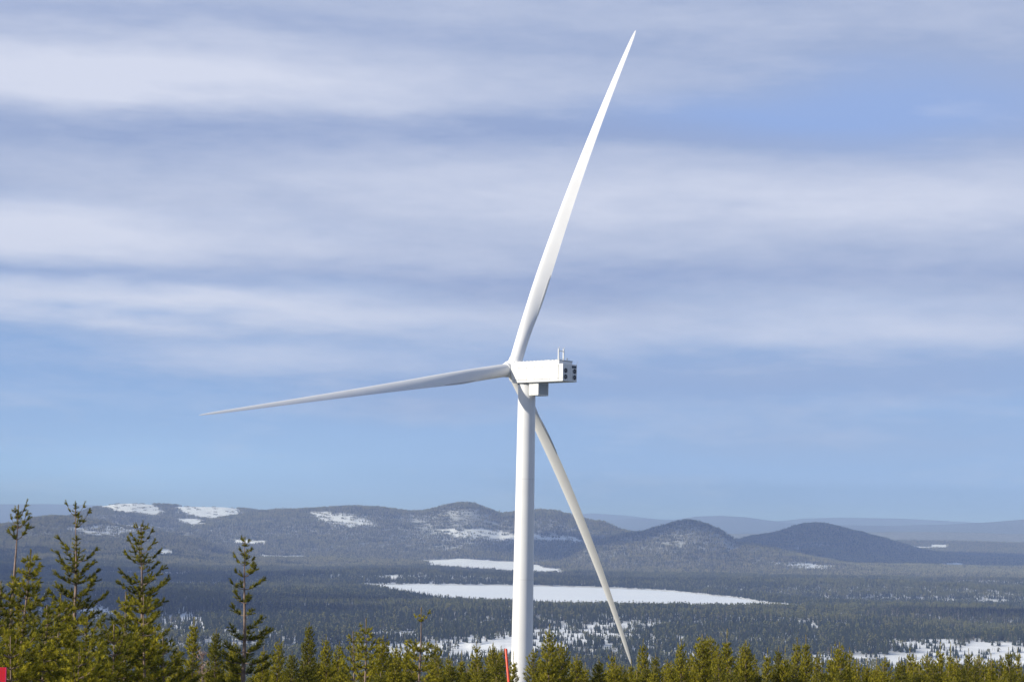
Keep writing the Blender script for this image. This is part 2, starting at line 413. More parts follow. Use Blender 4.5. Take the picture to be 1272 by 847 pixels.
# tower foot: door and stairs sit low down behind the trees
d_ = MB(); d_.box(-.45, .45, -2.83, -2.70, 1.4, 3.6); dd = d_.build('door', G, turb, bevel=.03)
d_ = MB()
for k in range(6): d_.box(-.5, .5, -2.9 - .28 * (6 - k), -2.9 - .28 * (5 - k) - .01, .2 * k, .2 * k + .06)
d_.box(-.55, .55, -3.3, -2.84, 1.3, 1.38); d_.build('stair', G, turb)

# nacelle: local frame u = towards the rear (-fwd), w = hh sideways, z up, origin on tower axis
Zn = hubc[2] - tower_top[2]
M3 = np.stack([-fwd, hh, up], 1)       # local (u, w, z) -> world
class NB(MB):                            # MB whose points are nacelle-local
    def add(s, v, f, m=0):
        v = np.asarray(v, float).reshape(-1, 3); v = v @ M3.T + np.array([0, 0, Ht]); MB.add(s, v, f, m)
    def prism(s, prof_uz, w0, w1, m=0):
        n = len(prof_uz); v = [(u, w0, z) for u, z in prof_uz] + [(u, w1, z) for u, z in prof_uz]
        s.add(v, [tuple(range(n)), tuple(range(2 * n - 1, n - 1, -1))] + [((i + 1) % n, i, i + n, (i + 1) % n + n) for i in range(n)], m)
    def disc(s, u, w, z, r, n=24, m=0, th=.06):
        v = [(u, w + r * math.cos(2 * math.pi * k / n), z + r * math.sin(2 * math.pi * k / n)) for k in range(n)]
        v += [(u + th, q[1], q[2]) for q in v]
        s.add(v, [tuple(range(n)), tuple(range(2 * n - 1, n - 1, -1))] + [((i + 1) % n, i, i + n, (i + 1) % n + n) for i in range(n)], m)
wn = 2.35
zb_, zt_ = .35, 4.05
b_ = NB(); b_.prism([(-2.65, 1.9), (-2.1, zb_), (12.0, zb_), (12.0, zt_), (-2.65, zt_)], -wn, wn)
nac = b_.build('nacelle', Wn, turb, bevel=.07)
b_ = NB(); b_.prism([(-2.6, zt_ + .003), (10.9, zt_ + .003), (10.9, 4.82), (-2.6, 4.82)], -wn + .03, wn - .25)
b_.build('roof_cap', Wn, nac, bevel=.05)
b_ = NB()
for k in range(13): b_.prism([(-2.4 + k * 1.02, 4.823), (-2.0 + k * 1.02, 4.823), (-2.0 + k * 1.02, 4.95), (-2.4 + k * 1.02, 4.95)], -wn + .05, wn - .28)
b_.build('roof_rib', Wn, nac)
b_ = NB()
for k in range(1, 7): b_.box(-2.6 + k * 2.2, -2.52 + k * 2.2, -wn - .012, -wn - .002, zb_ + .1, zt_ - .1)
b_.box(-1.8, 11.8, -wn - .014, -wn - .003, zb_ + .50, zb_ + .62); b_.box(-2.8, 11.8, -wn - .014, -wn - .003, 3.44, 3.52)
b_.box(10.70, 10.82, -wn - .016, -wn - .004, zb_ + .1, zt_ - .1)
b_.build('panel_seam', seam, nac)
b_ = NB(); b_.box(-1.8, 12.02, -wn - .05, -wn + .06, zb_ - .06, zb_ + .05); b_.build('bottom_rail', seam, nac)
# rear face
for w, z in ((-1.5, 2.6), (-1.5, 1.3), (1.5, 2.6), (1.5, 1.3)):
    f_ = NB(); f_.disc(12.005, w, z, .46, th=.10); fo = f_.build('fan', K, nac)
    r_ = NB(); n = 24
    v = [(12.12, w + q * math.cos(2 * math.pi * k / n), z + q * math.sin(2 * math.pi * k / n)) for q in (.47, .55) for k in range(n)]
    v += [(12.005, a, b) for _, a, b in v]
    r_.add(v, [(k, (k + 1) % n, (k + 1) % n + n, k + n) for k in range(n)] + [(k + n, (k + 1) % n + n, (k + 1) % n + 3 * n, k + 3 * n) for k in range(n)] + [((k + 1) % n, k, k + 2 * n, (k + 1) % n + 2 * n) for k in range(n)])
    r_.build('fan_ring', G, fo)
    h_ = NB(); h_.disc(12.11, w, z, .13, 12, th=.03); h_.build('fan_hub', seam, fo)
b_ = NB()
for k in range(5): b_.box(12.003, 12.04, .65, 2.05, 3.27 + k * .1, 3.33 + k * .1)
b_.box(12.002, 12.01, .6, 2.1, 3.24, 3.76); b_.build('vent_grille', Gr, nac)
b_ = NB()
for w in (-.75, .1, .85): b_.box(12.002, 12.015, w - .015, w + .015, zb_ + .1, 3.7 if w < .5 else 2.9)
b_.build('rear_seam', seam, nac)
b_ = NB(); b_.box(10.9, 11.0, -wn + .0, wn - .22, 4.72, 4.88); b_.build('roof_edge', G, nac)
# masts with instruments
b_ = NB()
for w in (-1.1, .55):
    b_.tube([(9.7, w, 4.75), (9.7, w, 7.35)], .17, 8)
    b_.tube([(9.7, w - .28, 7.75), (9.7, w, 7.2)], .04, 5); b_.tube([(9.7, w + .28, 7.85), (9.7, w, 7.25)], .04, 5)
b_.tube([(9.7, -1.1, 6.9), (9.7, .55, 6.9)], .09, 6); b_.tube([(9.7, -1.1, 5.3), (9.7, .55, 5.3)], .06, 6)
b_.build('mast_frame', Wn, nac)
b_ = NB(); b_.tube([(10.3, 1.0, 4.75), (10.3, 1.0, 5.5)], .11, 6); b_.tube([(10.3, .6, 5.2), (10.3, 1.9, 5.25)], .03, 5); b_.tube([(10.3, 1.0, 4.9), (10.3, 1.0, 5.25)], .03, 5)
b_.build('wind_sensor', G, nac)
b_ = NB(); b_.tube([(11.8, 2.2, 4.0), (12.0, 2.8, 4.9)], .03, 5); b_.build('whip_antenna', G, nac)
b_ = NB(); b_.box(6.5, 7.3, -1.5, -.9, 4.823, 5.05); b_.build('roof_hatch', Wn, nac, bevel=.03)
# hoist box hung under the rear of the nacelle
b_ = NB(); b_.box(2.1, 4.75, -1.75, 1.65, -2.45, zb_ - .01); hb = b_.build('hanging_box', Wn, turb, bevel=.05)
b_ = NB(); b_.box(2.9, 2.95, -1.765, -1.752, -2.35, zb_ - .1); b_.box(2.1, 4.75, -1.765, -1.752, -2.3, -2.25); b_.build('box_seam', seam, hb)
b_ = NB(); b_.box(4.752, 4.762, -1.5, 1.4, -2.2, zb_ - .3); b_.build('box_grille', mat('panel_blue_grey', (.42, .45, .48), .6), hb)  # flat blue-grey sheet over most of the box's rear face
b_ = MB(); b_.tube([(0, 0, Ht), (0, 0, Ht + .5)], 2.0, 48); b_.build('yaw_ring', G, turb, smooth=True)

# hub
hl = loc(hubc)
mb = MB(); pts = []; rs = []
for t, r in ((-2.2, 1.7), (-1.7, 1.85), (-1.2, 1.98), (0, 2.02), (.9, 1.9), (1.6, 1.65), (2.1, 1.1), (2.4, .55), (2.5, .1)):
    pts.append(hl + ax * t); rs.append(r)
mb.tube(pts, rs, 48)
hub = mb.build('hub', W, turb, smooth=True, angle=60)

# blades
def section(t, n=36):
    """airfoil outline in (chord, thickness), t=0 cylinder .. 1 thin airfoil; chord 1"""
    return None
RT = np.array([0, .03, .06, .10, .15, .20, .25, .32, .40, .50, .60, .70, .80, .88, .94, .975, .992, 1.0])
CH = np.array([2.8, 2.8, 2.85, 3.0, 3.3, 3.45, 3.42, 3.25, 3.0, 2.65, 2.3, 1.92, 1.55, 1.25, .98, .70, .42, .08])
TH = np.array([1, 1, .93, .74, .53, .42, .36, .30, .27, .24, .22, .20, .19, .18, .18, .18, .18, .18])
TWI = np.radians([18, 18, 18, 17, 14, 11, 9, 6.5, 5, 3.2, 2, 1.2, .6, .2, 0, 0, 0, 0])
def blade(phi, beta, cone, length, bend, nm_label, sweep=0, tm=1.0):
    s0 = math.sin(phi) * hh + math.cos(phi) * rup
    g0 = math.cos(phi) * hh - math.sin(phi) * rup
    s = math.cos(cone) * s0 + math.sin(cone) * ax
    axn = math.cos(cone) * ax - math.sin(cone) * s0
    n = 40; rings = []; mb = MB(); te = []
    NR = 60; tt = np.concatenate([np.linspace(0, .9, 46), np.linspace(.91, 1, 18)])
    for t in tt:
        c = np.interp(t, RT, CH); th = np.interp(t, RT, TH); tw_ = np.interp(t, RT, TWI)
        blend = smooth((th - .42) / .5)
        be = beta - tw_ * tm
        cd = -math.sin(be) * axn + math.cos(be) * g0; nd = math.cos(be) * axn + math.sin(be) * g0   # nd: suction side
        base = hl + s * (2.0 + (length - 2.0) * t) + axn * bend * (t * t - t) + g0 * sweep * (t * t - t)
        ring = []
        for k in range(n):
            a = 2 * math.pi * k / n; xc = .5 + .5 * math.cos(a)
            yt = 5 * th * (.2969 * math.sqrt(xc) - .126 * xc - .3516 * xc ** 2 + .2843 * xc ** 3 - .1036 * xc ** 4)
            camber = .045 * (1 - (2 * xc - 1) ** 2)
            ya = (yt if a <= math.pi else -yt) + camber
            yc = .5 * th * math.sin(a)
            y_ = ya * (1 - blend) + yc * blend
            xo = (xc - .5) * blend + (xc - .43) * (1 - blend)
            ring.append(base + cd * c * xo + nd * c * y_)
        rings += ring
        te.append((t, base + cd * c * (.5 * blend + .57 * (1 - blend)), cd, nd, c))
    m_ = len(tt); f = []
    for i in range(m_ - 1):
        for k in range(n):
            a0 = i * n + k; a1 = i * n + (k + 1) % n; f.append((a0, a1, a1 + n, a0 + n))
    f += [tuple(reversed(range(n))), tuple(range((m_ - 1) * n, m_ * n))]
    mb.add(rings, f); b = mb.build('blade', W, turb, smooth=True, angle=50)
    c_ = MB(); c_.tube([hl + s * 1.3, hl + s * 2.3, hl + s * 2.4], [1.55, 1.55, 1.45], 48); c_.build('root_collar', W, b, smooth=True)
    # trailing edge spoiler near the root
    sp = MB(); vv = []; ff_ = []; sel = [q for q in te if .045 <= q[0] <= .27]
    for j, (t, p, cd, nd, c) in enumerate(sel):
        u = (j / (len(sel) - 1)); e_ = math.sin(math.pi * u) ** .5 + .02; hgt = .16 * e_; o1 = -.35
        vv += [p + cd * o1 + nd * .22 * e_, p + cd * (o1 + .2 + hgt) + nd * .06 * e_, p + cd * (o1 + .2 + hgt) + nd * .02 * e_, p + cd * o1 - nd * .22 * e_]
    for j in range(len(sel) - 1):
        a0 = 4 * j
        for k in range(4): ff_.append((a0 + k, a0 + (k + 1) % 4, a0 + 4 + (k + 1) % 4, a0 + 4 + k))
    ff_ += [(3, 2, 1, 0), tuple(4 * (len(sel) - 1) + k for k in range(4))]
    sp.add(vv, ff_); sp.build('trailing_edge_strip', W, b)
    ln = MB(); vv = []; ff_ = []
    for j, (t, p, cd, nd, c) in enumerate(sel): e_ = math.sin(math.pi * j / (len(sel) - 1)) ** .5 + .02; vv += [p - cd * .20 + nd * .24 * e_, p - cd * .13 + nd * .23 * e_, p - cd * .13 - nd * .23 * e_, p - cd * .20 - nd * .24 * e_]
    for j in range(len(sel) - 1):
        a0 = 4 * j
        for k in range(4): ff_.append((a0 + k, a0 + (k + 1) % 4, a0 + 4 + (k + 1) % 4, a0 + 4 + k))
    ff_ += [(3, 2, 1, 0), tuple(4 * (len(sel) - 1) + k for k in range(4))]
    ln.add(vv, ff_); ln.build('dark_gap_line', G, b)
    b['label'] = nm_label
    return b

def solve(phi, target, R_):
    q = np.array([phi, 0.0])
    def tip(q):
        s0 = math.sin(q[0]) * hh + math.cos(q[0]) * rup
        return np.array(pix(hubc + R_ * (math.cos(q[1]) * s0 + math.sin(q[1]) * ax)))
    for _ in range(30):
        r = tip(q) - target; J = np.stack([(tip(q + d) - tip(q)) / 1e-4 for d in (np.array([1e-4, 0]), np.array([0, 1e-4]))], 1)
        q = q - np.linalg.solve(J, r) * .8
    print('blade', np.degrees(q), tip(q)); return q
q = solve(PHI, (789.5, 38), 85.9); blade(q[0], R(72), q[1], 85.9, -6.5, 'upper blade pointing up and right')
q = solve(PHI - 2 * math.pi / 3, (247, 515.5), 85.9); blade(q[0], R(110), q[1], 85.9, 0.5, 'left blade, grey on its shaded side', 0, -1.7)
q = solve(PHI + 2 * math.pi / 3, (784.5, 826), 85.9); blade(q[0], R(97), q[1], 85.9, 8.0, 'lower blade passing behind the tower', 0)

# ------------------------------------------------------------------ foreground pines
M_needle = foliage_mat('pine_needles', (.10, .115, .015), (.45, .39, .034), attr='tint')
M_needle_dark = foliage_mat('dark_pine_needles', (.055, .07, .014), (.29, .265, .028), attr='tint')
for mm in (M_needle, M_needle_dark):
    nt = mm.node_tree; b = nt.nodes['Principled BSDF']; tr = nt.nodes.new('ShaderNodeBsdfTranslucent'); ms = nt.nodes.new('ShaderNodeMixShader')
    ms.inputs[0].default_value = .4; out = nt.nodes['Material Output']
    src = b.inputs['Base Color'].links[0].from_socket; nt.links.new(src, tr.inputs['Color'])
    nt.links.new(b.outputs[0], ms.inputs[1]); nt.links.new(tr.outputs[0], ms.inputs[2]); nt.links.new(ms.outputs[0], out.inputs['Surface'])
M_barkn = mat('pine_bark', (.16, .12, .10), .9, .1, (6, (.30, .22, .18), .2))
M_dead = mat('bare_twigs', (.30, .20, .16), .9, .1, (6, (.42, .32, .27), .2))

def pine_meshes(name, H, crown, maxr, spacing, fullness, needles, nw, seed, taper_pow=.8, sparse=0.0, bare=(), leader=.5, darkmat=False, lift=.9, lead=.6, nbr=(4, 6)):
    """returns (trunk mesh, crown mesh); crown = length of green crown from the top"""
    rnd = random.Random(seed); wood = MB(); V_ = []; T_ = []
    lean = np.array([rnd.uniform(-.02, .02), rnd.uniform(-.02, .02), 0])
    def tp(z): return lean * z + np.array([.05 * math.sin(z * .9 + seed), .05 * math.cos(z * .7 + seed), z])
    r0 = .012 * H + .02
    zs_ = np.linspace(-.5, H, 14); wood.tube([tp(z) for z in zs_], [max(.012, r0 * (1 - max(z, 0) / H) ** .85) for z in zs_], 7)
    def brush(p, d, L, nr, cnt):
        d = d / np.linalg.norm(d); a = np.cross(d, [.3, .2, .93]); a /= np.linalg.norm(a); b = np.cross(d, a); tint = min(1, max(0, rnd.gauss(.55, .28)))
        N = max(5, int(cnt * L / .25))
        u = np.array([rnd.random() for _ in range(N)]); th = np.array([rnd.random() * 6.283 for _ in range(N)])
        rad_ = np.cos(th)[:, None] * a + np.sin(th)[:, None] * b
        base = p + d * (u * L)[:, None]
        ln = nr * np.array([rnd.uniform(.75, 1.2) for _ in range(N)])
        tip = base + rad_ * (ln * .78)[:, None] + d * (ln * .75)[:, None]
        sd = np.cross(rad_, d) * nw * .5
        tri = np.stack([base - sd, base + sd, tip], 1)
        V_.append(tri.reshape(-1, 3)); T_.append(np.clip(np.repeat(tint + .25 * (u - .5), 3), 0, 1))
    nr = .088 if not darkmat else .082
    z = H; k = 0
    brush(tp(H - leader), np.array([0, 0, 1.]), leader, nr * lead, needles * 1.3)
    z = H - leader
    while z > max(H - crown, .6):
        dtop = H - z; rr_ = maxr * min(1, (dtop / crown * 1.2 + .02)) ** taper_pow
        if dtop > crown * .75: rr_ *= 1 - .5 * (dtop - crown * .75) / (crown * .25)
        skip = any(b0 < dtop < b1 for b0, b1 in bare)
        nb = rnd.randint(*nbr); a0 = rnd.uniform(0, 6.28)
        for j in range(nb):
            if skip or rnd.random() < sparse: continue
            a = a0 + 6.283 * j / nb + rnd.uniform(-.3, .3); L = rr_ * rnd.uniform(.6, 1.25) + .05
            rise = (lift * .8 + .9 * math.exp(-dtop / .8)) * (1.1 - .85 * min(1, dtop / crown)) * L * rnd.uniform(.7, 1.2)
            out = np.array([math.cos(a), math.sin(a), 0]); p0 = tp(z)
            P = [p0 + out * L * t + np.array([0, 0, rise * t ** 1.6 - .12 * L * math.sin(math.pi * t) * (dtop / crown)]) for t in (0, .35, .7, 1)]
            wood.tube(P, [.006 + .010 * L * 1.2, .006 + .007 * L, .006, .004], 4, 0, False)
            d_end = P[3] - P[2]; segs = max(1, int(L / .15)); green = max(2, min(segs, 5 if fullness < 1 else 8)); tf = min(1, .45 + dtop / 2.2); nq = nr * min(1, .65 + dtop / 3)
            brush(P[2] + (P[3] - P[2]) * .2, d_end + np.array([0, 0, .15 * L]), min(.24, max(.12, np.linalg.norm(d_end))), nq, needles)
            for q in range(green):
                t = 1 - (q + .4) / (segs + .6)
                if t < .12: break
                pp = np.array([np.interp(t, (0, .35, .7, 1), [P[i][c] for i in range(4)]) for c in range(3)])
                for sgn in (-1, 1, 0):
                    if rnd.random() > .65 + .4 * fullness: continue
                    lat = np.array([-math.sin(a), math.cos(a), 0]) * sgn * rnd.uniform(.6, 1)
                    dd = out * rnd.uniform(.5, .9) + lat + np.array([0, 0, rnd.uniform(.25, .9) if sgn else rnd.uniform(.7, 1.3)])
                    brush(pp, dd, rnd.uniform(.10, .20) * tf * (1 + .25 * L), nq, needles)
        z -= spacing * rnd.uniform(.75, 1.2); k += 1
    # dead snags below the crown
    while z > H * .15:
        a = rnd.uniform(0, 6.28); L = rnd.uniform(.2, .6); p0 = tp(z)
        wood.tube([p0, p0 + np.array([math.cos(a) * L, math.sin(a) * L, rnd.uniform(-.1, .15)])], [.010, .004], 4, 0, False); z -= rnd.uniform(.15, .4)
    tm = wood.mesh(name + '_trunk'); tm.materials.append(M_barkn)
    tm.polygons.foreach_set('use_smooth', [True] * len(tm.polygons))
    VV = np.concatenate(V_); TT = np.concatenate(T_); cm = bpy.data.meshes.new(name + '_crown')
    cm.vertices.add(len(VV)); cm.vertices.foreach_set('co', VV.ravel()); nf = len(VV) // 3
    cm.loops.add(nf * 3); cm.loops.foreach_set('vertex_index', np.arange(nf * 3, dtype=np.int32))
    cm.polygons.add(nf); cm.polygons.foreach_set('loop_start', np.arange(0, nf * 3, 3, dtype=np.int32)); cm.polygons.foreach_set('loop_total', np.full(nf, 3, np.int32))
    cm.update(); cm.attributes.new('tint', 'FLOAT', 'POINT').data.foreach_set('value', TT.astype(np.float32))
    cm.materials.append(M_needle_dark if darkmat else M_needle)
    return tm, cm

def place_tree(meshes, base, rz, scale, label, group=None, name='pine_tree', cat='pine tree'):
    r = empty(name, base, rz); r.scale = scale; tag(r, label, cat, group)
    for nm, mesh_ in zip(('trunk', 'crown'), meshes):
        c = bpy.data.objects.new(nm, mesh_); col.objects.link(c); c.parent = r
    return r

def gz_at(p): return float(ground(np.array([p[0]]), np.array([p[1]]))[0])

# individually built pines on the left: px, py of the top, distance, label, parameters
def solo(px, py, d, label, seed, **kw):
    top = at(px, py, d); zb = gz_at(top) - .05; H = top[2] - zb
    a = dict(crown=H * .8, maxr=1.0, spacing=.36, fullness=.7, needles=56, nw=.018)
    a.update(kw)
    if 'crown' in kw: a['crown'] = kw['crown']
    place_tree(pine_meshes('pine', H, seed=seed, **a), (top[0], top[1], zb), 0, (1, 1, 1), label, 'tall foreground pines on the left')
solo(24, 627, 60, 'leftmost tall pine, a long bare stem with a tufted tip', 1, crown=5.6, maxr=.75, taper_pow=.6, bare=((1.25, 2.3),), fullness=.65, sparse=.3, leader=.4, darkmat=True, lift=1.2)
solo(30, 682, 55, 'yellow green bushy pine just below the bare-stemmed leftmost pine', 2, crown=6.0, maxr=1.05, spacing=.30, fullness=1.1, sparse=.05, lift=1.1)
solo(98, 629, 60, 'tall open pine with gaps in its crown, second from the left', 3, crown=6.8, maxr=1.0, taper_pow=.55, bare=((.95, 1.35),), sparse=.1, fullness=1.1, darkmat=True, leader=.3, lift=1.0)
solo(181, 652, 60, 'dense dark pine with a narrow pointed top, left of the thin pine', 4, crown=6.5, maxr=1.15, taper_pow=.75, sparse=.12, spacing=.32, fullness=1.0, darkmat=True, leader=.3)
solo(305, 667, 62, 'thin ragged pine standing alone, rightmost of the tall left pines', 5, crown=5.5, maxr=.95, taper_pow=.75, sparse=.34, fullness=.85, darkmat=True, leader=.3, lift=.9)
solo(155, 735, 54, 'small yellow green pine in front left of the dense dark pine', 6, crown=3.5, maxr=.7, spacing=.3, fullness=1, sparse=.1)
solo(183, 738, 52, 'small bright pine in front of the dense dark pine trunk', 7, crown=3.2, maxr=.75, spacing=.3, fullness=1, sparse=.1)
solo(78, 738, 54, 'low yellow green pine at the foot of the tall open pine', 8, crown=4, maxr=.9, spacing=.3, fullness=1.1)
solo(110, 768, 52, 'broad low pine right of the tall open pine trunk', 9, crown=4, maxr=1.2, spacing=.3, fullness=1.1, taper_pow=.6)
solo(-2, 722, 54, 'dark bushy pine cut by the left edge of the photo', 10, crown=5, maxr=1.2, spacing=.3, fullness=1.1, darkmat=True, taper_pow=.6)
solo(56, 752, 50, 'dark low pine between the two leftmost tall pines', 11, crown=4, maxr=1.3, spacing=.28, fullness=1.1, darkmat=True, taper_pow=.6)
solo(140, 775, 50, 'round low pine filling the gap left of the dense dark pine', 12, crown=3, maxr=1.1, spacing=.28, fullness=1.1, taper_pow=.6, darkmat=True)
solo(205, 790, 56, 'low pine just right of the dense dark pine', 13, crown=3, maxr=1.0, spacing=.3, fullness=1, taper_pow=.7, darkmat=True)
solo(18, 790, 46, 'lowest dark pine above the red sign board', 14, crown=3, maxr=1.2, spacing=.26, fullness=1.1, taper_pow=.5)
solo(100, 800, 46, 'lowest bushy pine in front of the tall open pine trunk', 15, crown=3, maxr=1.2, spacing=.26, fullness=1.1, taper_pow=.5)
solo(523, 754, 75, 'slim pine with a tall tufted spike halfway between thin pine and tower', 16, crown=4.5, maxr=.9, taper_pow=.8, bare=((.75, 1.25),), fullness=.9, sparse=.15, leader=.55, needles=34, nw=.024)
solo(454, 768, 78, 'pine with a forked pale spike left of the slim spiked pine', 17, crown=4.2, maxr=.95, sparse=.1, fullness=1, leader=.6, needles=34, nw=.024)
solo(441, 784, 80, 'short spiky pine touching the fork-topped pine', 18, crown=3.5, maxr=.9, fullness=1, leader=.45, needles=34, nw=.024)

# shared prototypes for the row of young pines
PROTO = []
for s_ in range(7):
    PROTO.append(pine_meshes('young_pine', 6.0, crown=5.4, maxr=(.95, 1.15, .85, 1.1, 1.0, 1.25, .9)[s_], spacing=.17, fullness=1.5, needles=24, nw=.026, seed=100 + s_,
                             taper_pow=(.85, .75, .95, .75, .85, .7, 1.0)[s_], sparse=.08, leader=(.5, .4, .65, .45, .5, .4, .8)[s_], lift=.6, lead=1.1, nbr=(6, 8)))
DARK = [pine_meshes('young_dark_pine', 6.0, crown=5.4, maxr=1.1, spacing=.18, fullness=1.5, needles=24, nw=.026, seed=150 + s_, taper_pow=.9, sparse=.04, leader=.45, lift=.5, lead=1.0, nbr=(6, 8), darkmat=True) for s_ in range(2)]
ROW = [(222, 806, 70, 0), (243, 770, 72, 2), (270, 784, 74, 'd'), (290, 800, 78, 1), (325, 806, 72, 0), (345, 797, 80, 3), (362, 812, 74, 'd'), (385, 776, 84, 'd'), (408, 792, 86, 0), (425, 800, 90, 4),
       (476, 792, 88, 1), (492, 806, 90, 5), (508, 798, 84, 2), (540, 800, 90, 3), (556, 815, 95, 0), (574, 812, 88, 6), (590, 800, 92, 4), (611, 802, 95, 1), (620, 806, 110, 0), (638, 812, 90, 6),
       (664, 808, 95, 3), (683, 780, 88, 0), (699, 801, 96, 5), (718, 816, 100, 1), (746, 824, 100, 3), (760, 813, 95, 4), (771, 828, 98, 5), (783, 822, 104, 2), (799, 798, 100, 0), (814, 815, 104, 'd'), (828, 822, 108, 1), (847, 797, 100, 4),
       (860, 816, 110, 3), (873, 791, 104, 1), (884, 794, 108, 5), (893, 806, 100, 3), (903, 785, 106, 6), (917, 812, 112, 0), (928, 799, 104, 1), (940, 816, 110, 4), (955, 808, 108, 2), (966, 807, 112, 'd'), (976, 807, 108, 6),
       (993, 796, 110, 0), (1000, 792, 108, 2), (1013, 814, 114, 3), (1032, 807, 112, 6), (1042, 801, 108, 1), (1052, 807, 114, 4), (1066, 821, 110, 0), (1078, 821, 112, 2), (1089, 820, 116, 6), (1101, 819, 112, 3),
       (1117, 820, 110, 'd'), (1129, 809, 114, 0), (1136, 817, 112, 4), (1154, 816, 114, 5), (1170, 801, 116, 2), (1180, 801, 118, 6), (1190, 819, 112, 1), (1204, 809, 114, 'd'), (1218, 817, 112, 5), (1232, 815, 116, 0), (1242, 818, 112, 3), (1253, 808, 114, 'd'), (1265, 809, 116, 4), (1281, 806, 114, 1)]
ORD = ['first', 'second', 'third', 'fourth', 'fifth', 'sixth', 'seventh', 'eighth', 'ninth', 'tenth', 'eleventh', 'twelfth', 'thirteenth', 'fourteenth', 'fifteenth', 'sixteenth', 'seventeenth', 'eighteenth', 'nineteenth', 'twentieth']
ORD += ['twenty-' + q for q in ORD[:9]] + ['thirtieth'] + ['thirty-' + q for q in ORD[:9]] + ['fortieth'] + ['forty-' + q for q in ORD[:9]] + ['fiftieth']
SHAPE = {0: 'pointed', 1: 'broad bushy', 2: 'spiky', 3: 'round shouldered', 4: 'cone shaped', 5: 'wide spreading', 6: 'slender long-tipped', 'd': 'dark green'}
left_n = sum(1 for q in ROW if q[0] < 650); ri = 0
for i, (px, py, d, v) in enumerate(ROW):
    top = at(px, py - 4, d); zb = gz_at(top) - .1; H = top[2] - zb; s = H / 6.0
    w = .72 * min(1.25, max(.8, s)) * random.uniform(.9, 1.1)
    if px < 650:
        k = sum(1 for q in [t[0] for t in ROW] + [305, 441, 454, 523] if px < q < 650); where = 'treetop to the left of the white tower'
    else:
        k = ri; ri += 1; where = 'treetop to the right of the white tower'
    lab = '%s young pine, %s %s' % (SHAPE[v], ORD[k], where)
    place_tree(DARK[i % 2] if v == 'd' else PROTO[v], (top[0], top[1], zb), random.uniform(0, 6.28), (w, w, s), lab, 'row of young pines along the bottom')
# lower trees filling the row between and behind the treetops
for i in range(112):
    px = 205 + i * 9.7 + random.uniform(-5, 5); d = random.uniform(72, 98) if px < 640 else random.uniform(88, 116)
    if 630 < px < 668: continue
    py = random.uniform(818, 842); top = at(px, py, d); zb = gz_at(top) - .1; H = top[2] - zb; s = H / 6.0
    place_tree(random.choice(PROTO[:3] + DARK * 2), (top[0], top[1], zb), random.uniform(0, 6.28), (.8, .8, s), 'low pine top just showing between the taller pines along the bottom edge', 'low pines between the treetops')

# bare reddish sapling beside the small pines on the left
rnd = random.Random(5); top = at(252, 814, 70); zb = gz_at(top); H = top[2] - zb
r = empty('birch_sapling', (top[0], top[1], zb)); tag(r, 'bare pinkish birch sapling among low pines right of the dense dark pine', 'birch')
mb = MB(); mb.tube([(0, 0, 0), (.05, 0, H * .5), (0, 0, H)], [.035, .02, .006], 6); mb.build('trunk', M_barkn, r)
mb = MB()
for k in range(32):
    z = H * (1 - .30 * rnd.random() ** 1.2); a = rnd.uniform(0, 6.28); L = rnd.uniform(.1, .32); p = np.array([.0, 0, z]); e = p + np.array([math.cos(a) * L * .8, math.sin(a) * L * .8, L * .7])
    mb.tube([p, e], [.010, .004], 3, 0, False)
    for q in range(4):
        m0 = p + (e - p) * rnd.uniform(.3, 1); mb.tube([m0, m0 + np.array([rnd.uniform(-.12, .12), rnd.uniform(-.12, .12), rnd.uniform(.02, .15)])], [.008, .005], 3, 0, False)
mb.build('crown', M_dead, r)

# ------------------------------------------------------------------ snow pole and red sign
M_or = mat('orange_plastic', (.80, .075, .02), .4, .5, (9, (.72, .06, .02), .2))
t0 = at(628.3, 805, 36); t1 = at(632.0, 847, 36)
dr = (t1 - t0) / np.linalg.norm(t1 - t0); zg = gz_at(t0); L = (t0[2] - zg + .2) / -dr[2]; foot = t0 + dr * L
mb = MB(); mb.tube([(0, 0, 0), t0 - foot - dr * -.012, t0 - foot], [.024, .022, .014], 16)
o = mb.build('snow_pole', M_or, None, smooth=True); o.location = foot; tag(o, 'leaning orange snow marker pole left of the turbine tower', 'snow pole')
M_red = mat('red_paint', (.60, .008, .02), .45, .5, (4, (.52, .008, .025), .2)); M_edge = mat('red_edge', (.62, .03, .12), .4)
p = at(8.3, 828.5, 30); zg = gz_at(p)
r = empty('red_sign', (p[0] - .45, p[1], zg)); tag(r, 'red sign board cut off by the lower left corner of the photo', 'sign')
mb = MB(); hgt = p[2] - zg; mb.box(-.45, .435, -.012, .012, hgt - .6, hgt); mb.build('board', M_red, r, bevel=.004)
mb = MB(); mb.box(.436, .45, -.018, .018, hgt - .6, hgt); mb.box(-.464, -.451, -.018, .018, hgt - .6, hgt); mb.build('board_edge', M_edge, r, bevel=.003)
for x_ in (-.3, .3):
    mb = MB(); mb.tube([(x_, .05, -.3), (x_, .05, hgt - .05)], .03, 12); mb.build('post', mat('galvanised', (.45, .46, .47), .4), r, smooth=True)

# ------------------------------------------------------------------ haze
mb = MB(); mb.box(-43500, 43500, -43500, 43500, float(gz.min()) - 1.5, 260)
hz = bpy.data.materials.new('haze_air'); hz.use_nodes = True; nt = hz.node_tree; nt.nodes.clear()
out = nt.nodes.new('ShaderNodeOutputMaterial'); pv = nt.nodes.new('ShaderNodeVolumePrincipled')
pv.inputs['Color'].default_value = (.40, .55, 1.0, 1); pv.inputs['Absorption Color'].default_value = (.18, .30, 1, 1); pv.inputs['Density'].default_value = 5.6e-5; pv.inputs['Anisotropy'].default_value = -.1
nt.links.new(pv.outputs[0], out.inputs['Volume'])
o = mb.build('haze', hz); tag(o, 'pale blue haze over the valley', kind='stuff')

